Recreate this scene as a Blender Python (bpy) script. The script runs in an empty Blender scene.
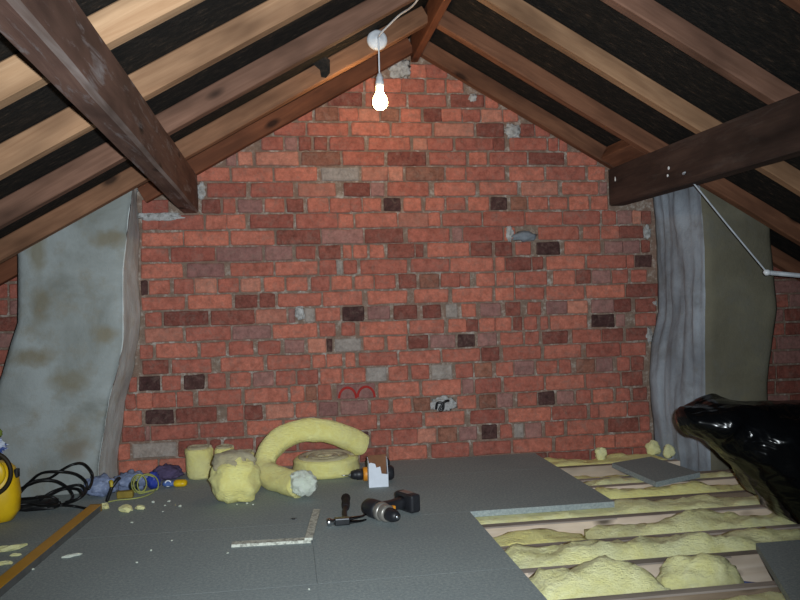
import bpy, bmesh, math, random
from mathutils import Vector, Matrix, noise
random.seed(7)
SC = bpy.context.scene
COL = SC.collection

# ------------------------------------------------------------------ camera
F, TH, RO, PT, H, WY = 770.0, math.radians(8.5), math.radians(1.55), math.radians(-0.15), 0.79, 3.70
_r0 = Vector((math.cos(TH), -math.sin(TH), 0)); _f0 = Vector((math.sin(TH), math.cos(TH), 0)); _z = Vector((0, 0, 1))
FW = _f0*math.cos(PT) + _z*math.sin(PT); _u0 = _z*math.cos(PT) - _f0*math.sin(PT)
RT = _r0*math.cos(RO) - _u0*math.sin(RO); UP = _u0*math.cos(RO) + _r0*math.sin(RO)
EYE = Vector((0, 0, H))
cam_d = bpy.data.cameras.new('camera'); cam = bpy.data.objects.new('camera', cam_d); COL.objects.link(cam)
cam_d.sensor_width = 36; cam_d.lens = F*36/800; cam_d.clip_start = 0.02
cam.matrix_world = Matrix((( RT.x, UP.x, -FW.x, 0), (RT.y, UP.y, -FW.y, 0), (RT.z, UP.z, -FW.z, H), (0, 0, 0, 1)))
SC.camera = cam
def ray(x, y): return FW + RT*((x-400)/F) - UP*((y-300)/F)
def onY(x, y, Y=WY): d = ray(x, y); return EYE + d*(Y/d.y)
def onZ(x, y, Z=0.0): d = ray(x, y); return EYE + d*((Z-H)/d.z)
def onX(x, y, X): d = ray(x, y); return EYE + d*(X/d.x)

# ------------------------------------------------------------------ world, lights, exposure
w = bpy.data.worlds.new('world'); SC.world = w; w.use_nodes = True
w.node_tree.nodes['Background'].inputs[0].default_value = (0.55, 0.7, 1.0, 1)
w.node_tree.nodes['Background'].inputs[1].default_value = 0.03
fl = bpy.data.lights.new('camera_flash', 'SPOT'); flo = bpy.data.objects.new('camera_flash', fl); COL.objects.link(flo)
fl.energy = 345; fl.color = (0.88, 0.96, 1.0); fl.spot_size = math.radians(88); fl.spot_blend = 1.0; fl.shadow_soft_size = 0.012
flo.location = EYE + RT*0.05 + UP*0.022 + FW*0.03
_aim = Vector((0.40, 3.7, 0.95)) - flo.location
flo.rotation_euler = _aim.to_track_quat('-Z', 'Y').to_euler()
SC.view_settings.view_transform = 'Standard'; SC.view_settings.look = 'None'
SC.view_settings.exposure = 0.0; SC.view_settings.gamma = 1.0; SC.view_settings.use_curve_mapping = False

# ------------------------------------------------------------------ materials
def lin(c):
    return tuple(((v/255.0)/12.92 if v/255.0 <= 0.04045 else ((v/255.0+0.055)/1.055)**2.4) for v in c) + (1.0,)
class NT:
    def __init__(s, name):
        s.m = bpy.data.materials.new(name); s.m.use_nodes = True; s.t = s.m.node_tree; s.n = s.t.nodes
        s.b = s.n['Principled BSDF']
    def new(s, k, **kw):
        x = s.n.new(k)
        for a, v in kw.items(): setattr(x, a, v)
        return x
    def link(s, a, b): s.t.links.new(a, b)
    def coord(s, scale=(1, 1, 1), which='Object', rnd=0.0):
        tc = s.new('ShaderNodeTexCoord'); mp = s.new('ShaderNodeMapping'); mp.inputs['Scale'].default_value = scale
        s.link(tc.outputs[which], mp.inputs['Vector'])
        if rnd:
            oi = s.new('ShaderNodeObjectInfo'); mu = s.new('ShaderNodeMath', operation='MULTIPLY'); mu.inputs[1].default_value = rnd
            s.link(oi.outputs['Random'], mu.inputs[0])
            cb = s.new('ShaderNodeCombineXYZ')
            for i in range(3): s.link(mu.outputs[0], cb.inputs[i])
            s.link(cb.outputs[0], mp.inputs['Location'])
        return mp.outputs[0]
    def world(s, scale=(1, 1, 1)):
        g = s.new('ShaderNodeNewGeometry'); mp = s.new('ShaderNodeMapping'); mp.inputs['Scale'].default_value = scale
        s.link(g.outputs['Position'], mp.inputs['Vector']); return mp.outputs[0]
    def noise(s, vec, scale, detail=4, rough=0.6, dist=0.0):
        x = s.new('ShaderNodeTexNoise'); x.inputs['Scale'].default_value = scale; x.inputs['Detail'].default_value = detail
        x.inputs['Roughness'].default_value = rough; x.inputs['Distortion'].default_value = dist
        s.link(vec, x.inputs['Vector']); return x.outputs['Fac']
    def ramp(s, fac, stops):
        x = s.new('ShaderNodeValToRGB'); e = x.color_ramp.elements
        while len(e) < len(stops): e.new(0.5)
        for i, (p, c) in enumerate(stops): e[i].position = p; e[i].color = c if len(c) == 4 else tuple(c)+(1,)
        s.link(fac, x.inputs[0]); return x.outputs[0]
    def mix(s, fac, a, b, mode='MIX'):
        x = s.new('ShaderNodeMix', data_type='RGBA', blend_type=mode)
        for sock, v in ((x.inputs[0], fac), (x.inputs[6], a), (x.inputs[7], b)):
            if hasattr(v, 'is_linked'): s.link(v, sock)
            else: sock.default_value = v
        return x.outputs[2]
    def bump(s, fac, strength=0.4, dist=0.01):
        x = s.new('ShaderNodeBump'); x.inputs['Strength'].default_value = strength; x.inputs['Distance'].default_value = dist
        s.link(fac, x.inputs['Height']); s.link(x.outputs[0], s.b.inputs['Normal'])
    def done(s, col, rough=0.85, spec=0.25, metal=0.0):
        if hasattr(col, 'is_linked'): s.link(col, s.b.inputs['Base Color'])
        else: s.b.inputs['Base Color'].default_value = col
        s.b.inputs['Roughness'].default_value = rough; s.b.inputs['Specular IOR Level'].default_value = spec
        s.b.inputs['Metallic'].default_value = metal
        return s.m
B0 = (0, 0, 0, 1); W1 = (1, 1, 1, 1)
def mat_plain(name, c, rough=0.6, spec=0.4, metal=0.0, var=0.18, sc=30):
    t = NT(name); f = t.noise(t.coord(), sc); c = lin(c)
    lo = tuple(v*(1-var) for v in c[:3]); hi = tuple(min(1, v*(1+var)) for v in c[:3])
    col = t.ramp(f, [(0.3, lo), (0.7, hi)])
    return t.done(col, rough, spec, metal)
def mat_wood(name, c1, c2, knot=True, scuff=0.0, scuffc=(150, 150, 155)):
    t = NT(name); v = t.coord((1.3, 22, 22), rnd=9.0)
    f = t.noise(v, 1.6, 6, 0.65, 1.2)
    f2 = t.noise(t.coord((1, 3, 3), rnd=5.0), 2.2, 3, 0.6)
    col = t.ramp(f, [(0.25, lin(c2)), (0.75, lin(c1))])
    col = t.mix(t.ramp(f2, [(0.42, B0), (0.72, W1)]), col, lin(tuple(int(x*0.72) for x in c2)))
    if knot:
        vo = t.new('ShaderNodeTexVoronoi'); vo.inputs['Scale'].default_value = 1.0
        t.link(t.coord((3.4, 8, 8), rnd=7.0), vo.inputs['Vector'])
        k = t.ramp(vo.outputs['Distance'], [(0.07, W1), (0.17, B0)])
        col = t.mix(k, col, lin(tuple(int(x*0.5) for x in c2)))
    if scuff:
        s = t.ramp(t.noise(t.coord((2.5, 14, 14), rnd=3.0), 1.9, 5, 0.7, 0.6), [(0.54, B0), (0.72, (scuff,)*3)])
        col = t.mix(s, col, lin(scuffc))
    t.bump(f, 0.35, 0.004)
    return t.done(col, 0.8, 0.2)
def mat_brick(name, c, dark=0.7, smear=0.55, smearc=(134, 112, 102)):
    t = NT(name); P = t.world()
    oi = t.new('ShaderNodeObjectInfo')
    f = t.noise(P, 38, 7, 0.78); g = t.noise(P, 9, 4, 0.7); h = t.noise(P, 90, 3, 0.7)
    base = lin(c); lo = tuple(v*dark*.8 for v in base[:3]); hi = tuple(min(1, v*1.38) for v in base[:3])
    col = t.ramp(f, [(0.30, lo), (0.70, hi)])
    rv = t.ramp(oi.outputs['Random'], [(0.0, (0.80, 0.76, 0.78)), (0.5, (1, 1, 1)), (1.0, (1.12, 1.08, 1.04))])
    col = t.mix(1.0, col, rv, 'MULTIPLY')
    s = t.ramp(t.noise(P, 24, 8, 0.8, 0.8), [(0.50, B0), (0.66, (smear,)*3)])
    col = t.mix(s, col, lin(smearc))
    fk = t.ramp(t.noise(P, 75, 5, 0.8), [(0.66, B0), (0.74, (0.55,)*3)]); col = t.mix(fk, col, lin((176, 164, 156)))
    s2 = t.ramp(g, [(0.60, B0), (0.78, (0.5,)*3)])
    col = t.mix(s2, col, lin(tuple(int(x*0.62) for x in c)))
    t.bump(h, 0.5, 0.004)
    return t.done(col, 0.9, 0.15)
BRK = {'o': mat_brick('brick_orange', (178, 108, 91)), 'r': mat_brick('brick_red', (160, 95, 82)),
       'd': mat_brick('brick_maroon', (134, 80, 70), 0.55), 'k': mat_brick('brick_burnt', (80, 56, 54), 0.45, 0.4),
       'g': mat_brick('brick_mauve', (146, 106, 100), 0.72), 'p': mat_brick('brick_pink', (180, 120, 102), 0.8),
       'w': mat_brick('brick_whitened', (146, 136, 130), 0.75, 0.6, (170, 164, 158)), 'b': mat_brick('brick_buff', (144, 98, 82), 0.55, 0.6)}
def mat_mortar():
    t = NT('mortar'); P = t.world(); f = t.noise(P, 26, 8, 0.8); h = t.noise(P, 120, 4, 0.7); l = t.noise(P, 5, 4, 0.6)
    col = t.ramp(f, [(0.3, lin((106, 88, 78))), (0.52, lin((134, 115, 102))), (0.66, lin((186, 178, 170)))])
    col = t.mix(t.ramp(l, [(0.45, B0), (0.7, (0.5,)*3)]), col, lin((134, 98, 84)))
    t.bump(h, 0.7, 0.006); return t.done(col, 0.95, 0.1)
M_MORT = mat_mortar()
def mat_patch():
    t = NT('mortar_smear'); P = t.world(); f = t.noise(P, 40, 6, 0.7)
    col = t.ramp(f, [(0.3, lin((128, 124, 120))), (0.7, lin((196, 196, 196)))]); t.bump(f, 0.8, 0.008); return t.done(col, 0.95, 0.1)
M_PATCH = mat_patch()
def mat_render(name, c1, c2, c3, stains=()):
    t = NT(name); P = t.world(); f = t.noise(P, 3.2, 5, 0.6, 0.5); g = t.noise(P, 9, 6, 0.65); h = t.noise(P, 60, 4, 0.7)
    col = t.ramp(f, [(0.3, lin(c2)), (0.62, lin(c1))])
    col = t.mix(t.ramp(g, [(0.5, B0), (0.75, (0.7,)*3)]), col, lin(c3))
    warp = t.new('ShaderNodeVectorMath', operation='ADD'); nz = t.new('ShaderNodeTexNoise'); nz.inputs['Scale'].default_value = 14
    t.link(P, nz.inputs['Vector']); sc = t.new('ShaderNodeVectorMath', operation='SCALE'); sc.inputs[3].default_value = 0.07
    t.link(nz.outputs['Color'], sc.inputs[0]); t.link(P, warp.inputs[0]); t.link(sc.outputs[0], warp.inputs[1])
    for (x, z, rx, rz, c) in stains:
        mp = t.new('ShaderNodeMapping'); mp.inputs['Location'].default_value = (-(x+.035)/rx, 0, -(z+.035)/rz); mp.inputs['Scale'].default_value = (1/rx, 0, 1/rz)
        t.link(warp.outputs[0], mp.inputs['Vector']); ln = t.new('ShaderNodeVectorMath', operation='LENGTH'); t.link(mp.outputs[0], ln.inputs[0])
        col = t.mix(t.ramp(ln.outputs['Value'], [(0.35, (0.62,)*3), (1.05, B0)]), col, lin(c))
    t.bump(h, 0.5, 0.006); return t.done(col, 0.92, 0.15)
def mat_felt():
    t = NT('bitumen_felt'); f = t.noise(t.world((14, 40, 14)), 1.5, 6, 0.75); h = t.noise(t.world(), 70, 4, 0.7)
    col = t.ramp(f, [(0.45, lin((34, 33, 32))), (0.60, lin((50, 45, 41))), (0.74, lin((100, 82, 68)))])
    t.bump(h, 0.8, 0.008); return t.done(col, 0.9, 0.12)
M_FELT = mat_felt()
def mat_chip():
    t = NT('chipboard'); P = t.world(); f = t.noise(P, 110, 5, 0.85); g = t.noise(P, 2.2, 4, 0.6); h = t.noise(P, 45, 5, 0.8)
    col = t.ramp(f, [(0.3, lin((120, 131, 132))), (0.5, lin((148, 158, 159))), (0.72, lin((184, 192, 188)))])
    col = t.mix(t.ramp(g, [(0.4, B0), (0.7, (0.35,)*3)]), col, lin((128, 136, 140)))
    col = t.mix(t.ramp(h, [(0.62, B0), (0.75, (0.4,)*3)]), col, lin((180, 184, 176)))
    t.bump(f, 0.15, 0.002); return t.done(col, 0.8, 0.2)
M_CHIP = mat_chip()
def mat_wool(name, c1, c2, c3, dust=0.4):
    t = NT(name); P = t.world(); f = t.noise(P, 18, 6, 0.7, 0.8); g = t.noise(t.world((1, 1, 2.5)), 60, 5, 0.75); d = t.noise(P, 5.5, 4, 0.6)
    col = t.ramp(f, [(0.3, lin(c2)), (0.7, lin(c1))])
    col = t.mix(t.ramp(d, [(0.52, B0), (0.72, (dust,)*3)]), col, lin(c3))
    t.bump(g, 0.9, 0.012); m = t.done(col, 1.0, 0.05)
    t.b.inputs['Sheen Weight'].default_value = 0.25
    return m
M_WOOL = mat_wool('glass_wool', (255, 250, 170), (242, 230, 136), (206, 200, 164), 0.4)
M_WOOL2 = mat_wool('glass_wool_pale', (255, 253, 196), (236, 230, 150), (216, 220, 182), 0.45)
M_WOOLDUST = mat_wool('glass_wool_dusty', (206, 194, 156), (176, 164, 130), (180, 176, 160), 0.5)
M_WOOLWHITE = mat_wool('glass_wool_frayed', (236, 242, 232), (216, 226, 204), (220, 222, 208), 0.4)

M_PINE = mat_wood('wood_pine_pale', (196, 160, 126), (162, 124, 92))
M_PINE2 = mat_wood('wood_pine_tan', (180, 142, 110), (146, 108, 80))
M_PINE3 = mat_wood('wood_pine_brown', (150, 112, 94), (112, 80, 64))
M_PINE4 = mat_wood('wood_pine_dark', (142, 98, 74), (104, 68, 50))
M_PINE5 = mat_wood('wood_pine_orange', (132, 82, 58), (100, 60, 42))
M_PINE6 = mat_wood('wood_pine_dull', (158, 116, 88), (122, 84, 62))
M_WORN = mat_wood('wood_worn_edge', (156, 144, 140), (104, 84, 76), False)
M_PURL = mat_wood('wood_purlin', (128, 98, 86), (96, 70, 62), True, 0.75, (158, 154, 156))
M_PURR = mat_wood('wood_purlin_dark', (86, 68, 60), (60, 46, 42), False, 0.2, (110, 104, 100))
M_JOIST = mat_wood('wood_joist', (228, 212, 194), (204, 182, 160))
M_JTOP = mat_wood('wood_joist_dusty', (188, 176, 166), (152, 140, 130), False)
M_JOIST2 = mat_wood('wood_joist_old', (164, 146, 126), (128, 110, 92))

# ------------------------------------------------------------------ mesh helpers
def mk(name, vs, fs, m, parent=None, smooth=False, loc=None):
    me = bpy.data.meshes.new(name)
    if loc is not None: vs = [Vector(v)-Vector(loc) for v in vs]
    me.from_pydata([tuple(v) for v in vs], [], fs)
    bm = bmesh.new(); bm.from_mesh(me); bmesh.ops.recalc_face_normals(bm, faces=bm.faces); bm.to_mesh(me); bm.free()
    me.materials.append(m)
    if smooth:
        for p in me.polygons: p.use_smooth = True
    o = bpy.data.objects.new(name, me); COL.objects.link(o)
    if loc is not None: o.location = loc
    if parent is not None:
        o.parent = parent
        if loc is not None or not parent.get('_local'):
            o.matrix_parent_inverse = parent.matrix_basis.inverted()
    return o
def tag(o, label, cat, group=None):
    o['label'] = label; o['category'] = cat
    if group: o['group'] = group
    return o
def struct(o): o['kind'] = 'structure'; return o
def thing(name, label, cat, loc, rot=None, group=None):
    o = bpy.data.objects.new(name, None); COL.objects.link(o); o.empty_display_size = 0.05
    o.location = loc
    if rot is not None: o.rotation_euler = rot
    return tag(o, label, cat, group)
def join(*parts):
    V, Fc = [], []
    for v, f in parts:
        k = len(V); V += list(v); Fc += [tuple(i+k for i in q) for q in f]
    return V, Fc
def g_box(x0, x1, y0, y1, z0, z1, c=0.0):
    if c <= 0:
        v = [(x, y, z) for x in (x0, x1) for y in (y0, y1) for z in (z0, z1)]
        return v, [(0, 1, 3, 2), (4, 6, 7, 5), (0, 4, 5, 1), (2, 3, 7, 6), (0, 2, 6, 4), (1, 5, 7, 3)]
    bm = bmesh.new(); bmesh.ops.create_cube(bm, size=1.0)
    for q in bm.verts: q.co = Vector(((x0+x1)/2+q.co.x*(x1-x0), (y0+y1)/2+q.co.y*(y1-y0), (z0+z1)/2+q.co.z*(z1-z0)))
    bmesh.ops.bevel(bm, geom=list(bm.edges), offset=c, segments=2, affect='EDGES', profile=0.5)
    bm.verts.ensure_lookup_table(); bm.verts.index_update()
    r = [q.co.copy() for q in bm.verts], [tuple(q.index for q in f.verts) for f in bm.faces]; bm.free(); return r
def xf(g, M): return [M @ Vector(v) for v in g[0]], g[1]
def frame(t, up=Vector((0, 0, 1))):
    t = t.normalized(); s = t.cross(up)
    if s.length < 1e-4: s = t.cross(Vector((1, 0, 0)))
    s.normalize(); return t, s, s.cross(t)
def g_loft(rings, cap=True, closed=False):
    n = len(rings[0]); V = [v for r in rings for v in r]; Fc = []
    m = len(rings)
    for i in range(m if closed else m-1):
        a = i*n; b = ((i+1) % m)*n
        for j in range(n): k = (j+1) % n; Fc.append((a+j, a+k, b+k, b+j))
    if cap and not closed: Fc.append(tuple(reversed(range(n)))); Fc.append(tuple(range((m-1)*n, m*n)))
    return V, Fc
def smooth_path(pts, per=6, closed=False):
    P = [Vector(p) for p in pts]; n = len(P); out = []
    for i in range(n if closed else n-1):
        p0 = P[(i-1) % n] if closed or i > 0 else P[0]; p1 = P[i]; p2 = P[(i+1) % n]; p3 = P[(i+2) % n] if closed or i+2 < n else P[-1]
        for k in range(per):
            t = k/per; out.append(0.5*((2*p1)+(p2-p0)*t+(2*p0-5*p1+4*p2-p3)*t*t+(3*p1-p0-3*p2+p3)*t**3))
    if not closed: out.append(P[-1])
    return out
def g_tube(pts, r, n=8, closed=False, ry=None, taper=None):
    m = len(pts); rings = []; pu = Vector((0, 0, 1))
    for i, p in enumerate(pts):
        a = pts[(i-1) % m] if closed or i else pts[0]; b = pts[(i+1) % m] if closed or i < m-1 else pts[-1]
        t, s, u = frame(Vector(b)-Vector(a), pu); pu = u
        rr = taper[i] if taper else 1.0
        rings.append([Vector(p)+s*(r*rr*math.cos(2*math.pi*j/n))+u*((ry or r)*rr*math.sin(2*math.pi*j/n)) for j in range(n)])
    return g_loft(rings, True, closed)
def g_lathe(prof, n=20, M=Matrix()):
    rings = [[M @ Vector((r*math.cos(2*math.pi*j/n), r*math.sin(2*math.pi*j/n), z)) for j in range(n)] for r, z in prof]
    return g_loft(rings)
def AX(p, d):          # matrix taking local +Z to direction d at p
    q = Vector(d).to_track_quat('Z', 'Y'); return Matrix.Translation(Vector(p)) @ q.to_matrix().to_4x4()
def g_blob(c, rad, amp=0.2, fs=4.0, seed=0, sub=3, floor=None, ridge=False):
    bm = bmesh.new(); bmesh.ops.create_icosphere(bm, subdivisions=sub, radius=1.0)
    off = Vector((seed*3.1, seed*1.7, seed*2.3)); c = Vector(c)
    for q in bm.verts:
        d = q.co.normalized(); nz = noise.fractal(d*fs*0.5+off, 0.8, 2.0, 4)
        if ridge: nz = abs(nz)*1.6-0.4
        p = Vector((d.x*rad[0], d.y*rad[1], d.z*rad[2]))*(1+amp*nz) + c
        if floor is not None and p.z < floor: p.z = floor + 0.0005
        q.co = p
    r = [q.co.copy() for q in bm.verts], [tuple(q.index for q in f.verts) for f in bm.faces]; bm.free(); return r
def beam(name, p0, p1, w_, h_, upv, m, seg=10, wob=0.002, seed=0, parent=None):
    """a sawn timber: local x runs along its length; chamfered, faintly uneven"""
    p0, p1 = Vector(p0), Vector(p1); t = (p1-p0).normalized(); L = (p1-p0).length
    s = Vector(upv).cross(t).normalized(); u = t.cross(s)
    c = 0.004; prof = [(-w_/2+c, -h_/2), (w_/2-c, -h_/2), (w_/2, -h_/2+c), (w_/2, h_/2-c), (w_/2-c, h_/2), (-w_/2+c, h_/2), (-w_/2, h_/2-c), (-w_/2, -h_/2+c)]
    rings = []
    for i in range(seg+1):
        x = L*i/seg - L/2; r = []
        for k, (a, b) in enumerate(prof):
            n1 = noise.noise(Vector((x*2.2+seed*9.1, k*0.35, 3.3+seed)))*wob; n2 = noise.noise(Vector((x*2.2+seed*5.7, k*0.35, 8.8-seed)))*wob
            r.append(Vector((x, a+n1, b+(n2 if b < 0 else 0))))
        rings.append(r)
    V, Fc = g_loft(rings); o = mk(name, V, Fc, m)
    M = Matrix.Translation((p0+p1)/2) @ Matrix((t, s, u)).transposed().to_4x4()
    o.matrix_world = M
    if parent: o.parent = parent; o.matrix_parent_inverse = parent.matrix_basis.inverted()
    return o

# ------------------------------------------------------------------ roof geometry
XR, ZR, PL, PR, RH = 0.655, 1.977, 0.565, 0.572, 0.088      # ridge x, height of rafter undersides at the ridge, pitches, vertical rafter depth
def zb(X): return ZR - (PL*(XR-X) if X < XR else PR*(X-XR))
XL0, XR0 = XR-(ZR+0.10)/PL, XR+(ZR+0.10)/PR
YB = -0.6
for side, xe in ((-1, XL0), (1, XR0)):
    e = 0.0005; t = 0.012; n = 24
    V = []; Fc = []
    ys = [YB+(WY+0.23-YB)*i/40 for i in range(41)]
    for lay in (0, 1):
        for i in range(n+1):
            X = XR+(xe-XR)*i/n
            for y in ys:
                sag = 0.0 if lay else max(0.0, 0.006*noise.noise(Vector((X*4, y*5, side*3))))
                V.append((X, y, zb(X)+RH+e+sag+lay*t))
    m = len(ys); S = (n+1)*m
    for i in range(n):
        for j in range(m-1):
            a = i*m+j; Fc.append((a, a+1, a+m+1, a+m)); Fc.append((S+a, S+a+m, S+a+m+1, S+a+1))
    for i in range(n):
        a = i*m; Fc.append((a, a+m, S+a+m, S+a)); a = i*m+m-1; Fc.append((a, S+a, S+a+m, a+m))
    for j in range(m-1):
        Fc.append((j, S+j, S+j+1, j+1)); a = n*m+j; Fc.append((a, a+1, S+a+1, S+a))
    struct(mk('ceiling', V, Fc, M_FELT, smooth=True))

# ------------------------------------------------------------------ gable wall with its bricks
wallv = [(XL0, -0.13), (XR0, -0.13), (XR0, zb(XR0)+RH), (XR, ZR+RH), (XL0, zb(XL0)+RH)]
MY = WY+0.007
V = [(x, MY, z) for x, z in wallv]+[(x, WY+0.22, z) for x, z in wallv]
wall = struct(mk('wall_back', V, [(0, 1, 2, 3, 4), (9, 8, 7, 6, 5)]+[(i, (i+1) % 5, (i+1) % 5+5, i+5) for i in range(5)], M_MORT))
CY = {1: (467, 450, 442.5), 2: (450, 435, 425.5), 3: (431.5, 419.5, 410), 4: (416, 404.5, 395.5), 5: (400, 388.5, 379.5), 6: (383, 371.8, 363), 7: (367, 357, 349),
      8: (351, 341.5, 334.5), 9: (335, 327, 320.75), 10: (318, 311.5, 306), 11: (302, 296.5, 292), 12: (286.6, 280.8, 277), 13: (270, 265, 262.5), 14: (254, 249.5, 248),
      15: (239, 234.5, 233.5), 16: (222, 218.5, 218.5), 17: (207, 203.3, 203), 18: (191, 188.8, 188), 19: (174, 174, 173), 20: (None, 159, 158), 21: (None, 144.6, 143.5),
      22: (None, 129.8, None), 23: (None, 115, None), 24: (None, 100.7, None), 25: (None, 86, None), 26: (None, 71, None)}
ROWS = {
26: "411-426o 427-447r",
25: "347-363r 366-401o 402-424o 427-445o 447-463o",
24: "328-362d 366-406o 409-446r 451-484d 486-498o",
23: "298-312r 315-338b 339-358o 359-379p 381-399b 401-421o 424-441d 442-462o 463-480r 482-502p 504-518o",
22: "274-305r 308-348o 352-389o 392-432o 435-474p 477-504d 521-534d 536-550r",
21: "262-283r 285-297g 299-311d 314-327d 330-364r 369-410o 414-427p 428-453r 456-493r 494-505d 510-546r 549-558r 560-567r",
20: "226-236g 238-252p 256-298p 302-340b 343-384o 388-426d 430-466r 470-487o 490-527r 529-564d 568-597o",
19: "196-229o 232-272o 275-317o 322-359w 362-388p 389-403p 406-444b 446-465o 467-505r 510-544o 547-585r 589-605o",
18: "207-246r 251-293r 298-335p 344-370d 371-384g 388-428o 435-475o 480-517o 522-558p 563-598o 600-607g",
17: "142-168r 202-220d 223-235r 238-262g 265-284o 287-303d 308-328o 330-350o 351-361r 363-381o 384-401k 404-421o 426-444o 447-465o 469-489o 491-507k 511-527b 529-548o 550-567o 570-589o 592-608o",
16: "142-158r 159-203r 206-226o 227-245o 250-293r 296-337r 339-353o 356-397o 399-428p 429-440o 443-481o 484-524o 526-562r 564-600r 603-616r 618-632g 633-641p 642-651d",
15: "142-182o 184-228o 231-274o 277-320d 322-363g 365-403d 408-449r 453-462g 464-503r 505-515o 539-579o 584-600o 602-619o 620-643d",
14: "141-168r 171-214r 217-262g 265-292g 296-315r 319-340d 343-351o 354-367o 370-384o 388-414d 416-423d 428-469o 471-492d 496-512d 516-531r 537-560k 565-600o 605-623g 624-640g 642-650d",
13: "141-182o 187-224g 231-273o 276-317o 320-336r 337-343w 344-357r 361-407o 411-449r 451-493o 496-505o 506-531d 533-543d 547-585o 588-626r 627-634r 635-653k",
12: "141-147k 149-169o 174-193r 195-216p 218-238r 241-260p 264-284o 287-307o 311-329r 332-352o 355-373o 375-395r 399-416d 420-439b 441-460o 461-470r 477-495o 497-514o 516-547r 554-575o 577-591d 593-611g 613-628r 632-647r",
11: "142-184o 188-231o 235-257d 260-275d 278-321o 323-362o 368-407o 415-448o 453-492o 496-514o 516-544r 547-584o 587-625o 627-658d",
10: "145-161r 164-208d 211-254d 256-286p 289-295g 305-314w 316-340o 343-364k 368-390g 394-417d 423-441d 446-457w 462-476o 481-501g 506-520d 528-541r 547-567g 568-588p 592-614g 615-631d 636-656d",
9: "145-182p 186-230r 233-271g 273-317o 320-335r 342-355r 360-407o 410-444o 449-466o 467-478d 480-495o 496-511o 514-522d 525-537r 541-548r 551-587o 592-615k 617-625g 636-656r",
8: "140-152r 156-197o 201-225r 229-253r 258-280r 285-304g 308-326p 327-332k 335-361w 364-384o 388-406o 409-428d 431-455g 458-475k 478-497g 501-523o 526-539r 543-568d 573-601o 603-623d 627-648d",
7: "142-168d 172-211r 221-263o 267-310o 313-325o 327-342o 346-355o 359-397r 400-440o 443-480o 482-499d 504-541o 545-581o 587-620r 622-646r",
6: "129-136r 139-159k 162-180r 184-204k 208-225r 230-250o 253-273g 276-295r 298-318r 321-341o 344-365o 367-386w 389-408o 412-429r 432-452w 456-473r 475-492b 497-513o 515-534g 537-557o 560-571r 577-595b 597-613g 618-630r 632-644d",
5: "125-135r 136-151o 152-175r 177-192r 198-241o 245-287o 291-304o 306-316b 318-331r 337-375g 379-419o 423-461o 463-473g 476-501r 505-544r 547-584o 587-620r 623-643d",
4: "123-141o 145-173k 176-216d 227-243r 244-262d 266-293p 296-316o 319-338g 341-368g 371-388r 393-411o 414-430b 458-476o 480-496b 498-513g 518-537o 539-555k 558-574g 577-591r 594-613o 617-630r 634-647d",
3: "122-144r 145-149g 151-197r 200-243r 247-282o 285-314o 317-332p 336-377o 380-422r 426-464o 471-505r 509-551o 553-587r 591-599r 600-627o 629-649r",
2: "118-129o 132-176w 178-206d 210-220d 224-253r 256-296r 299-343r 346-369k 371-391r 394-417r 418-436p 439-457b 460-477g 482-497k 501-512r 515-524w 526-542g 546-564r 568-604o 609-639d 641-650r",
1: "118-157o 159-185o 188-228o 231-271o 274-314o 317-357r 360-386d 389-427o 432-469r 474-511r 514-552o 556-594o 596-615o 616-652o"}
zc = {}
for c, ys in CY.items():
    zs = [onY(x, y).z for x, y in zip((180, 445, 600), ys) if y is not None]; zc[c] = sum(zs)/len(zs)
edge = {c: ((zc[c]+zc[c-1])/2 if c > 1 else zc[1]-0.036, (zc[c]+zc[c+1])/2 if c < 26 else zc[26]+0.036) for c in zc}
def clip_roof(x0, x1, z0, z1):
    return z0 < min(zb(x0), zb(x1))+RH-0.005
bricks = []
for c, s in ROWS.items():
    ym = CY[c][1]
    for q in s.split():
        code = q[-1]; a, b = [float(v) for v in q[:-1].split('-')]
        X0 = onY(a, ym).x; X1 = onY(b, ym).x
        X0 -= .0015; X1 += .0015; gap = random.uniform(0.0018, 0.0042)
        z0, z1 = edge[c][0]+gap+random.uniform(0, .0025), edge[c][1]-gap-random.uniform(0, .0025)
        bricks.append((X0, X1, z0, z1, code))
Xq = 0.72
while Xq < 1.75:
    L = random.choice((.215, .215, .103)); bricks.append((Xq, Xq+L, -0.075, edge[1][0]-0.003, random.choice('rod'))); Xq += L+.010
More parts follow.
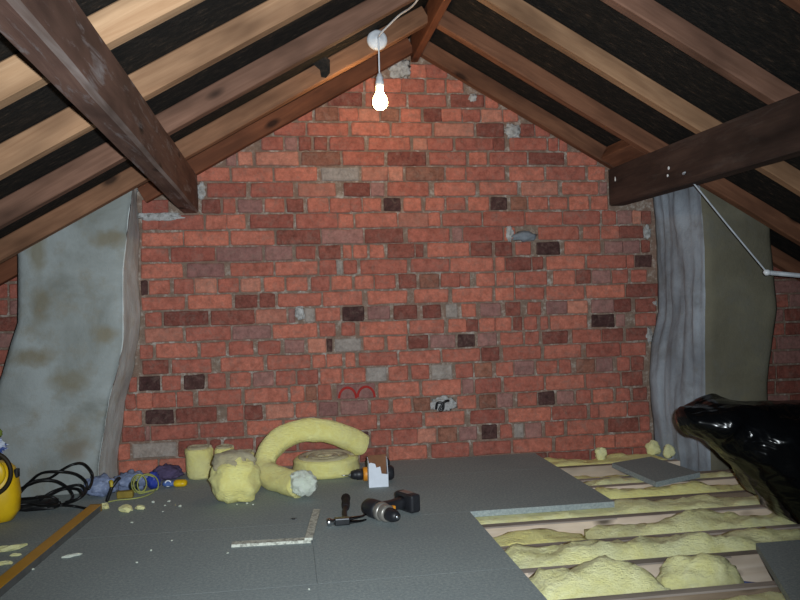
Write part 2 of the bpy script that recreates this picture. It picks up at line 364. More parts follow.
# the wall carries on behind and beyond the two chimney breasts
rnd = random.Random(3)
for c in range(1, 27):
    for x, xend, d in ((-0.80, -2.0, -1), (2.0, 3.1, 1)):
        X = x - d*rnd.uniform(0, 0.1)
        while d*X < d*xend:
            L = 0.215 if rnd.random() < 0.6 else 0.103
            a, b = sorted((X, X+d*L)); X += d*(L+0.011)
            if (a+b)/2 > -1.0 and (a+b)/2 < 2.1: continue
            z0, z1 = edge[c][0]+0.005, edge[c][1]-0.005
            if not clip_roof(a, b, z1, z1): continue
            bricks.append((a, b, z0, z1, rnd.choice('rrddrog')))
def g_brick(X0, X1, z0, z1, rr, proud):
    w2, h2 = (X1-X0)/2, (z1-z0)/2; cx, cz = (X0+X1)/2, (z0+z1)/2
    k = min(0.0042, w2*0.2, h2*0.2); pts = []
    for (sx, sz) in ((-1, -1), (0, -1), (1, -1), (1, 1), (0, 1), (-1, 1)):
        if sx == 0: pts.append((rr.uniform(-.3, .3)*w2, sz*h2)); continue
        e1, e2 = k*rr.uniform(.5, 1.6), k*rr.uniform(.5, 1.6)
        A = (sx*w2, sz*(h2-e1)); Bq = (sx*(w2-e2), sz*h2)
        pts += [A, Bq] if sx*sz > 0 and True else [Bq, A]
    # order round the outline
    pts.sort(key=lambda p: math.atan2(p[1]/h2, p[0]/w2))
    pts = [(x+rr.uniform(-1, 1)*0.0022, z+rr.uniform(-1, 1)*0.0026) for x, z in pts]
    n = len(pts); yf = WY-proud
    V = [(cx+x, WY+0.016, cz+z) for x, z in pts]+[(cx+x, yf+0.004, cz+z) for x, z in pts]+[(cx+x*(1-.005/w2), yf+rr.uniform(-.001, .001), cz+z*(1-.004/h2)) for x, z in pts]
    Fc = [(i, (i+1) % n, n+(i+1) % n, n+i) for i in range(n)]+[(n+i, n+(i+1) % n, 2*n+(i+1) % n, 2*n+i) for i in range(n)]+[tuple(range(2*n, 3*n))]
    return V, Fc
def vis_area(b):
    out = b[0] < -0.85 or b[1] > 2.0
    return (b[1]-b[0])*(b[3]-b[2])*(0.02 if out else 1.0)
bricks.sort(key=vis_area, reverse=True)
rb = random.Random(11); rest = {}
for i, b in enumerate(bricks):
    pr = {'k': -0.004, 'w': 0.0, 'g': 0.0}.get(b[4], 0.002)+rb.uniform(-.002, .003)
    g = g_brick(*b[:4], rb, pr)
    if i < 300:
        c = ((b[0]+b[1])/2, WY, (b[2]+b[3])/2)
        mk('brick', g[0], g[1], BRK[b[4]], wall, loc=c)
    else: rest.setdefault(b[4], []).append(g)
V, Fc, mi, mats = [], [], [], []
for code, gs in rest.items():
    for g in gs:
        k = len(V); V += g[0]; Fc += [tuple(j+k for j in f) for f in g[1]]; mi += [len(mats)]*len(g[1])
    mats.append(BRK[code])
o = mk('small_bricks', V, Fc, mats[0], wall); o['kind'] = 'stuff'
for m in mats[1:]: o.data.materials.append(m)
for p, k in zip(o.data.polygons, mi): p.material_index = k
# mortar smears, a slate and a cable stub in the brickwork
def patch(px0, px1, py0, py1, seed, th=0.007, m=M_PATCH, name='mortar_patch'):
    a, b = onY(px0, py1), onY(px1, py0); c = ((a.x+b.x)/2, WY+0.001, (a.z+b.z)/2)
    return mk(name, *g_blob(c, ((b.x-a.x)/2, th, (b.z-a.z)/2), 0.45, 4, seed, 4), m, wall, True)
for i, q in enumerate([(390, 410, 60, 78), (505, 520, 124, 138), (198, 205, 182, 199), (139, 180, 212, 221), (468, 478, 94, 103), (296, 304, 305, 320), (506, 513, 225, 241), (644, 650, 226, 239), (431, 456, 397, 412), (652, 657, 300, 306), (646, 652, 328, 342)]): patch(*q, i+1)
a, b = onY(512, 244), onY(536, 229)
sl = g_blob(((a.x+b.x)/2, WY-0.006, (a.z+b.z)/2), ((b.x-a.x)/2, 0.022, 0.026), 0.35, 4, 31, 3)
mk('slate_chip', *sl, mat_plain('slate', (120, 126, 134), 0.8, 0.3), wall, True)
c = onY(441, 406); pts = smooth_path([c+Vector((-.026, -.004, -.012)), c+Vector((-.02, -.018, .018)), c+Vector((.006, -.024, .014)), c+Vector((.004, -.02, -.016)), c+Vector((-.012, -.018, -.014)), c+Vector((.012, -.02, .02)), c+Vector((.034, -.012, .026)), c+Vector((.036, .004, .02))], 5)
M_BLACK = mat_plain('black_plastic', (26, 27, 30), 0.42, 0.5)
mk('cable_stub', *g_tube(pts, 0.0065, 8), M_BLACK, wall, True)
M_REDMARK = mat_plain('red_crayon', (168, 52, 48), 0.8, 0.2)
for (cx_, cy_) in ((347.5, 398), (366, 397)):
    pts = []
    for k in range(13):
        a_ = math.pi*k/12; p = onY(cx_+8.5*math.cos(a_), cy_-10.5*math.sin(a_)); p.y = WY-0.006; pts.append(p)
    mk('crayon_arch', *g_tube(pts, 0.0062, 6), M_REDMARK, wall)

# ------------------------------------------------------------------ chimney breasts
def breast(name, wx, fx, ox, yf, m, ridges, toward, label, ms):
    """wx / fx / ox: (pixel y, pixel x) rows of the inner edge on the wall, the inner front edge and the outer front edge"""
    def interp(tab, z, Y):
        pts = sorted((onY(x, y, Y).z, onY(x, y, Y).x) for y, x in tab)
        if z <= pts[0][0]: return pts[0][1]
        for (z0, x0), (z1, x1) in zip(pts, pts[1:]):
            if z <= z1: return x0+(x1-x0)*(z-z0)/(z1-z0)
        return pts[-1][1]
    nz = 44; rings = []; zt0 = -0.12; ztop = 1.75
    for i in range(nz+1):
        fz = i/nz; ring = []
        def top(X, Y): return min(zb(X)+RH-0.004, 9)
        z = zt0+(ztop-zt0)*fz
        a, b, c = interp(wx, z, WY), interp(fx, z, yf), interp(ox, z, yf)
        path = []
        ns, nf = 26, 22
        for k in range(ns): t = k/ns; path.append((a+(b-a)*t, WY+0.004+(yf-WY-0.004)*t, 's', t))
        for k in range(nf+1): t = k/nf; path.append((b+(c-b)*t, yf, 'f', t))
        for k in range(1, 6): t = k/5; path.append((c, yf+(WY+0.004-yf)*t, 'b', t))
        for X, Y, sd, t in path:
            dx = dy = 0
            q = noise.fractal(Vector((X*6, Y*6, z*6)), 0.9, 2, 4)
            if sd == 's':
                dx = toward*0.008*q
                if ridges: dx += toward*ridges*(abs(noise.noise(Vector((Y*17, 4.1, z*1.4))))*2.0+0.6*noise.noise(Vector((Y*40, 1.3, z*2.2))))*min(1, t*6)*min(1, (1-t)*8+.15)
            elif sd == 'f':
                dy = -0.007*q
                e = min(t, 1-t)
                if e < 0.06: dy += 0.012*(1-e/0.06)
            zz = min(z, zb(X)+RH-0.004)
            ring.append((X+dx, min(Y+dy, WY+0.006), zz))
        rings.append(ring)
    V, Fc = g_loft(rings)
    o = mk(name, V, Fc, m, smooth=True); o.data.materials.append(ms); n = len(rings[0])
    for p in o.data.polygons:
        if p.index < nz*n and p.index % n < ns: p.material_index = 1
    return tag(o, label, 'chimney breast')
tan = (124, 110, 84)
def stn(x, y, rx, ry, c, Y=3.42): p = onY(x, y, Y); return (p.x, p.z, rx/233, ry/233, c)
M_REN_L = mat_render('cement_render_pale', (160, 166, 166), (122, 124, 118), (136, 128, 110),
    [stn(37, 250, 11, 32, (116, 104, 72)), stn(108, 240, 20, 10, (122, 110, 84)), stn(30, 358, 28, 11, (120, 108, 80)), stn(40, 305, 12, 24, (122, 112, 88)), stn(104, 335, 15, 12, (128, 116, 90)), stn(70, 380, 26, 14, (126, 118, 96)), stn(75, 450, 18, 14, (126, 112, 92)), stn(60, 205, 18, 12, (132, 124, 102))])
M_REN_T = mat_render('cement_render_edge', (210, 216, 216), (176, 182, 182), (180, 172, 156))
M_REN_S = mat_render('cement_parging', (158, 166, 176), (116, 122, 130), (112, 110, 108))
M_REN_R = mat_render('cement_render_olive', (116, 112, 96), (96, 92, 79), (106, 106, 100))
breast('chimney_breast', [(200, 138), (250, 139), (300, 140), (330, 140), (365, 135), (400, 125), (440, 120), (467, 118)],
       [(200, 131), (267, 122), (343, 122), (370, 117), (400, 109), (467, 98)], [(230, 17), (323, 17), (350, 8), (373, 2), (400, -8), (467, -20)], 3.42, M_REN_L, 0.0, 1,
       'pale blue-grey rendered chimney breast at the left end of the brick wall', M_REN_T)
br = breast('chimney_breast', [(180, 653), (250, 657), (310, 658), (350, 651), (380, 649), (420, 652), (455, 655)],
       [(180, 701), (250, 706), (400, 707), (455, 712)], [(200, 770), (233, 772), (270, 775), (310, 779), (350, 773), (387, 769), (455, 771)], 3.31, M_REN_R, 0.020, -1,
       'olive-grey rendered chimney breast with a ridged side at the right end of the wall', M_REN_S)

# ------------------------------------------------------------------ ridge, rafters, purlins
o = beam('ridge_board', (XR, YB+.02, ZR+0.02), (XR, WY, ZR+0.02), 0.034, 0.12, (0, 0, 1), M_PINE5, 14)
tag(o, 'brown ridge board running back along the roof apex', 'roof beam')
def rafter(side, Yb, x0, x1, m, label, seed):
    p = PL if side < 0 else PR; c = 1/math.sqrt(1+p*p)
    up = Vector((-p, 0, 1)) if side < 0 else Vector((p, 0, 1))
    P0 = Vector((x0, Yb-0.025, zb(x0)+RH/2)); P1 = Vector((x1, Yb-0.025, zb(x1)+RH/2))
    o = beam('rafter', P0, P1, 0.05, RH*c-0.001, up, m, 24, 0.003, seed)
    return tag(o, label, 'rafter', 'rafters of the left slope' if side < 0 else 'rafters of the right slope')
XA = XR-0.0225; XB = XR+0.0225; XLE = XL0+0.14; XRE = XR0-0.14
rafter(-1, 1.44, XA, XLE, M_PINE, 'pale left-slope rafter above the top edge of view, nearest the camera', 1)
rafter(-1, 1.89, XA, XLE, M_PINE, 'pale pine left-slope rafter in the top left corner, fifth from the brick wall', 2)
rafter(-1, 2.35, XA, XLE, M_PINE2, 'tan pine left-slope rafter, fourth from the brick wall', 3)
rafter(-1, 2.83, XA, XLE, M_PINE3, 'brown left-slope rafter, third from the brick wall', 4)
rafter(-1, 3.30, XA, XLE, M_PINE6, 'left-slope rafter carrying the round white ceiling rose', 5)
rafter(-1, 3.698, XA, -0.635, M_PINE5, 'orange-brown left-slope rafter lying against the brick wall', 6)
rafter(-1, 3.698, -1.13, XLE, M_PINE5, 'short end of rafter showing left of the pale chimney breast', 7)
rafter(1, 1.46, XB, XRE, M_PINE4, 'right-slope rafter above the top edge of view, nearest the camera', 8)
rafter(1, 1.93, XB, XRE, M_PINE4, 'right-slope rafter showing only in the top right corner', 9)
rafter(1, 2.41, XB, XRE, M_PINE3, 'right-slope rafter, fourth from the brick wall', 10)
rafter(1, 2.87, XB, XRE, M_PINE2, 'light brown right-slope rafter, third from the brick wall', 11)
rafter(1, 3.30, XB, XRE, M_PINE4, 'right-slope rafter second from the wall, with a dark knot near the purlin', 12)
rafter(1, 3.698, XB, 1.84, M_PINE4, 'right-slope rafter lying against the brick wall', 13)
rafter(1, 3.698, 2.30, XRE, M_PINE4, 'short rafter end right of the olive chimney breast', 14)
def purlin(poly0, poly1, y0, y1, m, label, name='purlin'):
    n = 22; rings = []; cx = sum(p[0] for p in poly1)/len(poly1); cz = sum(p[1] for p in poly1)/len(poly1); cyy = (y0+y1)/2
    for i in range(n+1):
        t = i/n; y = y0+(y1-y0)*t; r = []
        for k, (a, b) in enumerate(zip(poly0, poly1)):
            x = a[0]+(b[0]-a[0])*t; z = a[1]+(b[1]-a[1])*t
            d = 0.003*noise.noise(Vector((y*2.5, k*.4, 2.0)))
            r.append(Vector((y-cyy, -(x-cx)+d, z-cz-abs(d))))      # local x = along the timber
        rings.append(r)
    o = mk(name, *g_loft(rings), m)
    o.matrix_world = Matrix.Translation((cx, cyy, cz)) @ Matrix.Rotation(math.pi/2, 4, 'Z')
    return tag(o, label, 'purlin')
def pchain(xo, xi, zlow, side, c=0.007):
    # chamfered section whose top follows the rafters
    g = 0.001
    return [(xo, zlow+c), (xo+side*c, zlow), (xi-side*c, zlow), (xi, zlow+c), (xi, zb(xi)-g), (xo, zb(xo)-g)]
lp_ = purlin(pchain(-0.464, -0.388, 1.213+0.0155*4.2, 1, .014), pchain(-0.464, -0.388, 1.213, 1, .008), YB, WY+0.004, M_PURL, 'heavy dark brown purlin crossing the left rafters, scuffed pale along its edge')
lp_.data.materials.append(M_WORN)
for p in lp_.data.polygons:
    if p.index < 22*6 and p.index % 6 == 2: p.material_index = 1
pr_ = purlin(pchain(1.72, 1.64, 1.228, -1), pchain(1.72, 1.64, 1.228, -1), YB, WY+0.004, M_PURR, 'near-black heavy purlin under the right rafters')
M_WPAINT = mat_plain('white_paint', (224, 226, 226), 0.6, 0.4)
for (px_, py_, r_) in ((669, 168, .006), (668, 175.5, .005), (615.5, 179, .005)):
    p = onX(px_, py_, 1.64); mk('paint_spot', *g_blob((1.638, p.y, p.z), (.003, r_*1.4, r_*(2.4 if px_ < 620 else 1.3)), .3, 3, 2, 2), M_WPAINT, pr_, True)
o = beam('timber_block', (1.655, 3.31, zb(1.655)+0.045), (1.655, 3.64, zb(1.655)+0.045), 0.15, 0.07, Vector((PR, 0, 1)), M_PINE4, 6); tag(o, 'short brown timber block wedged above the right purlin against the wall', 'timber')
# torn felt flap caught on the rafter
fp = onY(322, 62, 3.235)
fv = []
prof = [(308, 61), (314, 57), (325, 56), (330, 60), (330, 73), (326, 78), (321, 77), (320, 70), (314, 65)]
for Y, j in ((3.243, 0), (3.225, 1)):
    for (x, y) in prof: fv.append(onY(x, y, Y)+Vector((0, 0.004*noise.noise(Vector((x, y, j))), 0)))
n = len(prof); o = mk('felt_scrap', fv, [tuple(range(n)), tuple(range(2*n-1, n-1, -1))]+[(i, (i+1) % n, n+(i+1) % n, n+i) for i in range(n)], M_FELT)
tag(o, 'black scrap of torn roofing felt stuck on the rafter left of the bulb', 'felt scrap')

# ------------------------------------------------------------------ pendant lamp
M_WHITE = mat_plain('white_plastic', (226, 230, 236), 0.35, 0.5, var=0.04)
rc = onY(377, 40.5, 3.248); YC = 3.205
lamp = thing('pendant_lamp', 'white ceiling rose with hanging flex and a lit bare bulb', 'lamp', (rc.x, 3.247, rc.z))
R_ = 0.0435
mk('ceiling_rose', *g_lathe([(0.0, 0), (R_, 0), (R_, .006), (R_*.94, .014), (R_*.72, .021), (R_*.38, .024), (R_*.3, .03), (0.002, .031)], 28, AX((rc.x, 3.248, rc.z), (0, -1, 0))), M_WHITE, lamp, True)
bt = onY(379.5, 77, YC)
flex = smooth_path([(rc.x, 3.222, rc.z), (rc.x, YC+.004, rc.z-.008), (rc.x+.001, YC, rc.z-.04), (bt.x, YC, bt.z+.06), (bt.x, YC, bt.z)], 5)
mk('flex', *g_tube(flex, 0.0034, 8), M_WHITE, lamp, True)
cp = [(rc.x, 3.222, rc.z), onY(381, 33, 3.19), onY(390, 24, 3.16), onY(400, 14.5, 3.10), onY(410, 8, 3.02), onY(418, -1, 2.92), onY(430, -22, 2.80)]
mk('supply_cable', *g_tube(smooth_path(cp, 5), 0.0042, 8), mat_plain('grey_cable', (190, 188, 190), 0.5, 0.4), lamp, True)
mk('lamp_holder', *g_lathe([(0.004, .045), (.009, .042), (.013, .030), (.0155, .028), (.0155, .014), (.018, .012), (.018, -.010), (.0165, -.012), (.004, -.012)], 20, Matrix.Translation((bt.x, YC, bt.z-.03))), M_WHITE, lamp, True)
tb = NT('lit_bulb'); tb.b.inputs['Base Color'].default_value = (1, .9, .7, 1); tb.b.inputs['Emission Color'].default_value = (1.0, 0.66, 0.30, 1); tb.b.inputs['Emission Strength'].default_value = 75
zbk = bt.z-.044
mk('bulb', *g_lathe([(.003, .0), (.014, -.002), (.0145, -.014), (.018, -.026), (.025, -.038), (.0295, -.050), (.031, -.062), (.0295, -.074), (.024, -.085), (.014, -.092), (.002, -.0945)], 28, Matrix.Translation((bt.x, YC, zbk))), tb.m, lamp, True)

# ------------------------------------------------------------------ floor, joists, loft insulation
floor = struct(bpy.data.objects.new('floor', None)); COL.objects.link(floor)
ST = 0.65; S1 = 2.757; g = 0.0004
def panel(x0, x1, y0, y1): return mk('chipboard_panel', *g_box(x0+g, x1-g, y0+g, y1-g, -0.022, 0.0), M_CHIP, floor)
panel(-0.62, 1.21, S1, 3.36); panel(-2.6, -0.62, S1, 3.36); panel(0.1, 1.21, 3.36, 3.695); panel(-2.6, 0.1, 3.36, 3.695)
y = S1; k = 0
while y > -0.4:
    y2 = y-0.6
    sx = 0.068 if k % 2 == 0 else -0.95
    panel(sx, ST, y2, y); panel(-2.6, sx, y2, y); y = y2; k += 1
struct(mk('ceiling', *g_box(XL0+.2, XR0-.2, YB, WY, -0.127, -0.117), mat_plain('plaster_lath', (150, 140, 128), 0.9, 0.1)))
JY = [(3.43, 1, -.022, .1), (3.235, 0, -.036, 0), (3.05, 1, -.022, .02), (2.86, 0, -.030, -.03), (2.625, 1, -.022, .06), (2.405, 0, -.030, .0), (2.165, 1, -.022, .01), (1.945, 0, -.030, -.01), (1.70, 1, -.022, 0), (1.47, 0, -.03, 0)]
jl = ['first floor joist out from the brick wall, under the loose grey offcut', 'second joist from the brick wall, mostly hidden in yellow wool', 'third joist from the brick wall, pale edge showing', 'fourth joist from the wall, in line with the chipboard corner',
      'fifth joist from the wall, broad pale-sided timber at the board step', 'sixth joist from the wall, thin and half buried', 'seventh joist from the wall, its bare pale side exposed at right', 'eighth joist from the wall, running along the bottom edge of view',
      'ninth joist from the wall, just below the bottom edge', 'tenth joist from the wall, below the bottom edge']
for i, (y, main, zt, tilt) in enumerate(JY):
    x0, x1 = 0.3, (3.4 if y < 3.3 else 1.84); wd = 0.045 if main else 0.038; hh = zt+0.1165
    if y < 2.7: x0 = 0.2
    yc = y+wd/2
    o = beam('floor_joist', (x0, yc-tilt*.25*(1.0-x0)*.4, zt-hh/2), (x1, yc+tilt*.0, zt-hh/2), wd, hh, (0, 0, 1), M_JOIST if main else M_JOIST2, 20, 0.002, i+30)
    o.data.materials.append(M_JTOP)
    for p in o.data.polygons:
        if p.normal.z > 0.7: p.material_index = 1
    tag(o, jl[i], 'joist', 'floor joists')
def batt(x0, x1, y0, y1, zt, amp, seed, m, label, bare=None, group='wool batts between joists'):
    nx = int((x1-x0)/0.022); ny = max(6, int((y1-y0)/0.02)); V = []; zbt = -0.1165
    for i in range(nx+1):
        for j in range(ny+1):
            u, v = i/nx, j/ny; X = x0+(x1-x0)*u; Y = y0+(y1-y0)*v
            e = min(1, min(v, 1-v)*ny/2.0, min(u, 1-u)*nx/4.0); e = e*(2-e)
            q = noise.fractal(Vector((X*4.5, Y*7, seed*3.7)), 0.8, 2.1, 5); q2 = noise.noise(Vector((X*2.0, seed*1.9, 0.5)))
            z = zt+amp*(q*1.25+q2*0.9+0.35*noise.noise(Vector((X*22, Y*26, seed))))
            z = zbt+0.012+(z-zbt-0.012)*(0.62+0.38*e)
            if X < (1.23 if Y > 2.72 else 0.68) or (1.42 < X < 1.88 and 2.98 < Y < 3.62) or (X > 1.40 and Y < 2.21): z = min(z, -0.0245)
            if X > 1.5 and 2.15 < Y < 2.7: z = min(z, -0.004)
            wy = 0.008*noise.noise(Vector((X*6, seed, 9.0)))*(1 if v in (0, 1) else 0)
            V.append((X, Y+(abs(wy) if v == 0 else -abs(wy) if v == 1 else 0), max(z, zbt+0.01)))
    m_ = ny+1; N = len(V); Fc = []
    for i in range(nx):
        for j in range(ny): a = i*m_+j; Fc.append((a, a+1, a+m_+1, a+m_))
    rim = [i*m_ for i in range(nx+1)]+[nx*m_+j for j in range(1, m_)]+[i*m_+ny for i in range(nx-1, -1, -1)]+[j for j in range(ny-1, 0, -1)]
    for q in rim: V.append((V[q][0], V[q][1], zbt+.0005))
    n = len(rim)
    for k in range(n): Fc.append((rim[k], rim[(k+1) % n], N+(k+1) % n, N+k))
    Fc.append(tuple(range(N, N+n)))
    return tag(mk('insulation_batt', V, Fc, m, smooth=True), label, 'insulation', group)
batt(1.0, 1.84, 3.48, 3.68, -0.016, 0.022, 1, M_WOOL, 'yellow wool batt along the foot of the brick wall')
batt(1.0, 1.84, 3.276, 3.425, -0.05, 0.022, 2, M_WOOL, 'sunken yellow wool batt running under the loose grey offcut')
batt(1.0, 3.2, 3.10, 3.232, -0.028, 0.020, 3, M_WOOL2, 'wool batt between second and third joists from the wall')
batt(1.0, 3.2, 2.90, 3.045, -0.020, 0.024, 4, M_WOOL, 'yellow wool batt beside the right edge of the wall-side boards')
batt(0.45, 3.2, 2.675, 2.855, -0.022, 0.016, 5, M_WOOL2, 'flat wool batt just in front of the chipboard corner')
batt(0.45, 1.02, 2.447, 2.618, -0.040, 0.016, 6, M_WOOL, 'short yellow wool batt against the board edge')
batt(1.03, 3.2, 2.447, 2.615, -0.020, 0.030, 7, M_WOOL2, 'lumpy pale wool batt left of the black sack')
batt(0.45, 3.2, 2.214, 2.402, -0.014, 0.032, 8, M_WOOL2, 'humped pale wool batt behind the bare pale joist')
batt(0.45, 1.03, 1.988, 2.160, -0.012, 0.030, 9, M_WOOL2, 'fluffy bright wool batt at the bottom, nearest the boards')
o = mk('insulation_clump', *g_blob((1.155, 2.075, -0.055), (0.125, 0.078, 0.078), 0.24, 2.6, 5, 4, floor=-0.1165), M_WOOL2, smooth=True); tag(o, 'torn wool clump ending beside the bare bay at bottom right', 'insulation')
batt(0.45, 3.2, 1.75, 1.94, -0.04, 0.02, 10, M_WOOL2, 'wool batt at the very bottom edge of view')
batt(0.45, 3.2, 1.51, 1.695, -0.04, 0.02, 11, M_WOOL2, 'wool batt below the bottom edge of view')
# loose bits of wool at the wall foot
for i, (px_, py_, r_, lb) in enumerate([(652, 446, .035, 'small wool tuft at the foot of the ridged chimney side'), (669, 450, .030, 'pointed wool tuft between the offcut and the black sack'), (601, 452, .03, 'small wool tuft on the joists at the wall foot')]):
    p = onZ(px_, py_+6, -0.02); o = mk('wool_tuft', *g_blob((p.x, min(p.y, 3.64), 0.0), (r_, r_*.8, r_*1.1), 0.3, 3, 40+i, 3, floor=-0.03), M_WOOL2, smooth=True); tag(o, lb, 'insulation')
# blue cable lying in the bare bay
pts = smooth_path([onZ(722, 580, -.105), onZ(745, 583, -.105), onZ(770, 585, -.108), onZ(796, 584, -.108)], 6)
o = mk('cable', *g_tube(pts, 0.006, 8), mat_plain('blue_cable', (66, 76, 120), 0.5, 0.4), smooth=True); tag(o, 'blue cable lying in the bare bay between joists', 'cable')
# loose boards on the joists
co = [onZ(x, y, 0.0) for x, y in ((612, 463), (651, 456.5), (700, 472.5), (656, 482))]
V = [p.copy() for p in co]+[Vector((p.x, p.y, -0.0215)) for p in co]
o = mk('chipboard_offcut', V, [(0, 1, 2, 3), (7, 6, 5, 4)]+[(i, (i+1) % 4, (i+1) % 4+4, i+4) for i in range(4)], M_CHIP); tag(o, 'loose grey chipboard offcut lying across the joists near the wall', 'board')
a = onZ(775, 553, 0); b = onZ(792, 582, 0)
V = []
for z in (0.0, -0.0215):
    V += [(a.x, 2.20, z), (2.35, 2.20, z), (2.35, b.y-0.13, z), (b.x+(b.x-a.x)*.9, b.y-0.13, z)]
o = mk('chipboard_offcut', V, [(0, 1, 2, 3), (7, 6, 5, 4)]+[(i, (i+1) % 4, (i+1) % 4+4, i+4) for i in range(4)], M_CHIP); tag(o, 'dull grey board laid over the joists at the bottom right corner', 'board')

# ------------------------------------------------------------------ black sack
top = [(681, 410), (684, 407), (690, 406), (698, 405.5), (706, 405), (712, 401.5), (724, 401), (745, 401), (770, 401), (800, 401), (840, 402), (880, 408), (920, 425), (945, 450), (955, 470)]
bot = [(681, 419), (684, 425), (690, 432), (698, 437.5), (706, 442), (712, 446), (724, 457), (745, 475), (770, 504), (800, 534), (840, 545), (880, 550), (920, 546), (945, 530), (955, 500)]
YS = 2.42; rings = []; nr = 40
tp = smooth_path([(x, y, 0) for x, y in top], 4); bp = smooth_path([(x, y, 0) for x, y in bot], 4)
for k, (a, b) in enumerate(zip(tp, bp)):
    A = onY(a.x, a.y, YS); Bq = onY(b.x, b.y, YS); c = (A+Bq)/2; h = max((A.z-Bq.z)/2, .004); d = min(0.19, 0.02+h*1.05); r = []
    for j in range(nr):
        t = 2*math.pi*j/nr; ct, st = math.cos(t), math.sin(t)
        X = c.x+(A.x-c.x)*st; Y = c.y+d*ct*abs(ct)**-.15 if abs(ct) > 1e-3 else c.y; Z = c.z+h*st
        p = Vector((X, Y, Z)); edge_ = min(1, k/6, (len(tp)-1-k)/6)
        q = noise.fractal(Vector((X*4, Y*5, Z*5)), 1.1, 2.0, 3); f2 = abs(noise.noise(Vector((X*3+Z*4, Y*10, Z*12-X*5))))
        nrm = Vector((0, ct, st)); p += nrm*((0.014*q+0.062*(f2-.25))*edge_*(0.35 if abs(st) > .9 else 1))
        if p.z < 0.0005: p.z = 0.0005
        r.append(p)
    rings.append(r)
tbk = NT('black_polythene'); f = tbk.noise(tbk.world((1, 1, 2.2)), 7, 2, 0.5, 1.0); tbk.bump(f, 0.35, 0.03)
M_POLY = tbk.done(lin((8, 9, 11)), 0.19, 0.2)
o = mk('plastic_sack', *g_loft(rings), M_POLY, smooth=True); tag(o, 'bulging black plastic sack lying on the joists at right', 'sack')

# white pipe and stay
pA = onX(683, 174, 1.630); pJ = onY(767, 272.5, 2.95); pE = onY(800, 275.5, 2.95); dr = (pE-pJ).normalized()
M_PIPE = mat_plain('greyed_white_plastic', (178, 184, 192), .45, .4)
pp = thing('white_pipe', 'thin white stay running from the right purlin down to a white pipe', 'pipe', pJ)
mk('stay', *g_tube(smooth_path([pA+Vector((-.001, -.02, .004)), pA, onY(690, 179, pA.y+.01), onY(730, 228, 2.955), pJ], 6), 0.0036, 8), M_PIPE, pp, True)
mk('pipe', *g_tube([pJ-dr*.004, pJ+dr*.7], 0.0095, 12), M_PIPE, pp, True)
mk('joint', *g_blob(pJ, (.016, .014, .014), .15, 3, 4, 2), M_WHITE, pp, True)

# ------------------------------------------------------------------ loose insulation on the boards
def roll(name, c, r, h, label, seed, m=M_WOOL, lean=0.0):
    root = thing(name, label, 'insulation', c); c = Vector(c); rings = []
    prof = [(r*.9, 0.001), (r*.99, .012), (r*1.02, h*.3), (r*.98, h*.7), (r*1.0, h-.014), (r*.93, h-.003)]
    for R, z in prof:
        ring = []
        for j in range(36):
            t = 2*math.pi*j/36; k = 1+.09*noise.noise(Vector((math.cos(t)*1.8, math.sin(t)*1.8, z*9+seed)))
            ring.append(c+Vector((R*k*math.cos(t)+lean*z, R*k*math.sin(t), z)))
        rings.append(ring)
    mk('roll_side', *g_loft(rings), m, root, True)
    # wound top: spiral lip
    sp = []
    for j in range(90):
        t = j/89; a_ = t*math.pi*5; rr = r*(.86-.72*t); sp.append(c+Vector((rr*math.cos(a_)+lean*h, rr*math.sin(a_), h-.004+.004*noise.noise(Vector((a_, seed, 0))))))
    mk('wound_edge', *g_tube(sp, r*.13, 7, ry=.011), M_WOOLDUST, root, True)
    return root
p1 = onZ(200, 479); roll('insulation_roll', (p1.x, 3.60, 0), 0.062, 0.135, 'small upright roll of yellow wool, leftmost on the boards by the wall', 1, lean=-.05)
p2 = onZ(223, 470); roll('insulation_roll', (p2.x+.016, 3.635, 0), 0.045, 0.125, 'small roll of yellow wool hidden behind the torn grey-topped lump', 2)
p3 = onZ(243, 470); roll('insulation_roll', (p3.x+.012, 3.645, 0), 0.045, 0.095, 'smallest yellow wool roll, between torn lump and arched strip', 3)
roll('insulation_roll', (0.165, 3.53, 0), 0.150, 0.078, 'broad flat coil of yellow wool lying beneath the arched strip', 4)
# torn lump
pl = onZ(236, 507); lc = Vector((pl.x-.005, pl.y+.10, 0))
lump = thing('insulation_lump', 'torn lump of yellow wool with a grey dusty top', 'insulation', lc)
mk('wool_body', *g_blob(lc+Vector((0.0, 0, .08)), (.10, .09, .095), .2, 2.6, 12, 4, floor=0), M_WOOL, lump, True)
mk('dusty_facing', *g_blob(lc+Vector((-.005, .02, .145)), (.086, .08, .052), .22, 3, 17, 4), M_WOOLDUST, lump, True)
# arched strip
pth = [(0.328, 3.50, .128), (0.300, 3.485, .145), (0.20, 3.45, .195), (0.09, 3.44, .215), (-0.02, 3.43, .19), (-0.085, 3.40, .14), (-0.105, 3.36, .085), (-0.085, 3.29, .055), (-0.03, 3.21, .05), (0.02, 3.135, .05), (0.045, 3.10, .05)]
sp = smooth_path(pth, 6); n = len(sp); rings = []; strip = thing('insulation_strip', 'thick yellow wool strip arching up and curling forward to a frayed end', 'insulation', (-0.1, 3.36, 0))
def strip_rings(sp, w_, h_, seed):
    rings = []; m = len(sp); pu = Vector((0, -1, .3))
    for i, p in enumerate(sp):
        t = (sp[min(i+1, m-1)]-sp[max(i-1, 0)]).normalized(); s = t.cross(Vector((0, -0.85, 0.5))).normalized(); u = s.cross(t); r = []
        for j in range(20):
            a_ = 2*math.pi*j/20; ca, sa = math.cos(a_), math.sin(a_); ca = math.copysign(abs(ca)**.7, ca); sa = math.copysign(abs(sa)**.7, sa)
            k = 1+.16*noise.noise(Vector((p.x*14+ca, p.y*14+sa, p.z*14+seed)))
            q = p+s*(ca*h_*k)+u*(sa*w_*k); q.z = max(q.z, 0.001); r.append(q)
        rings.append(r)
    return rings
mk('wool_strip', *g_loft(strip_rings(sp[:-3], .047, .05, 1)), M_WOOL, strip, True)
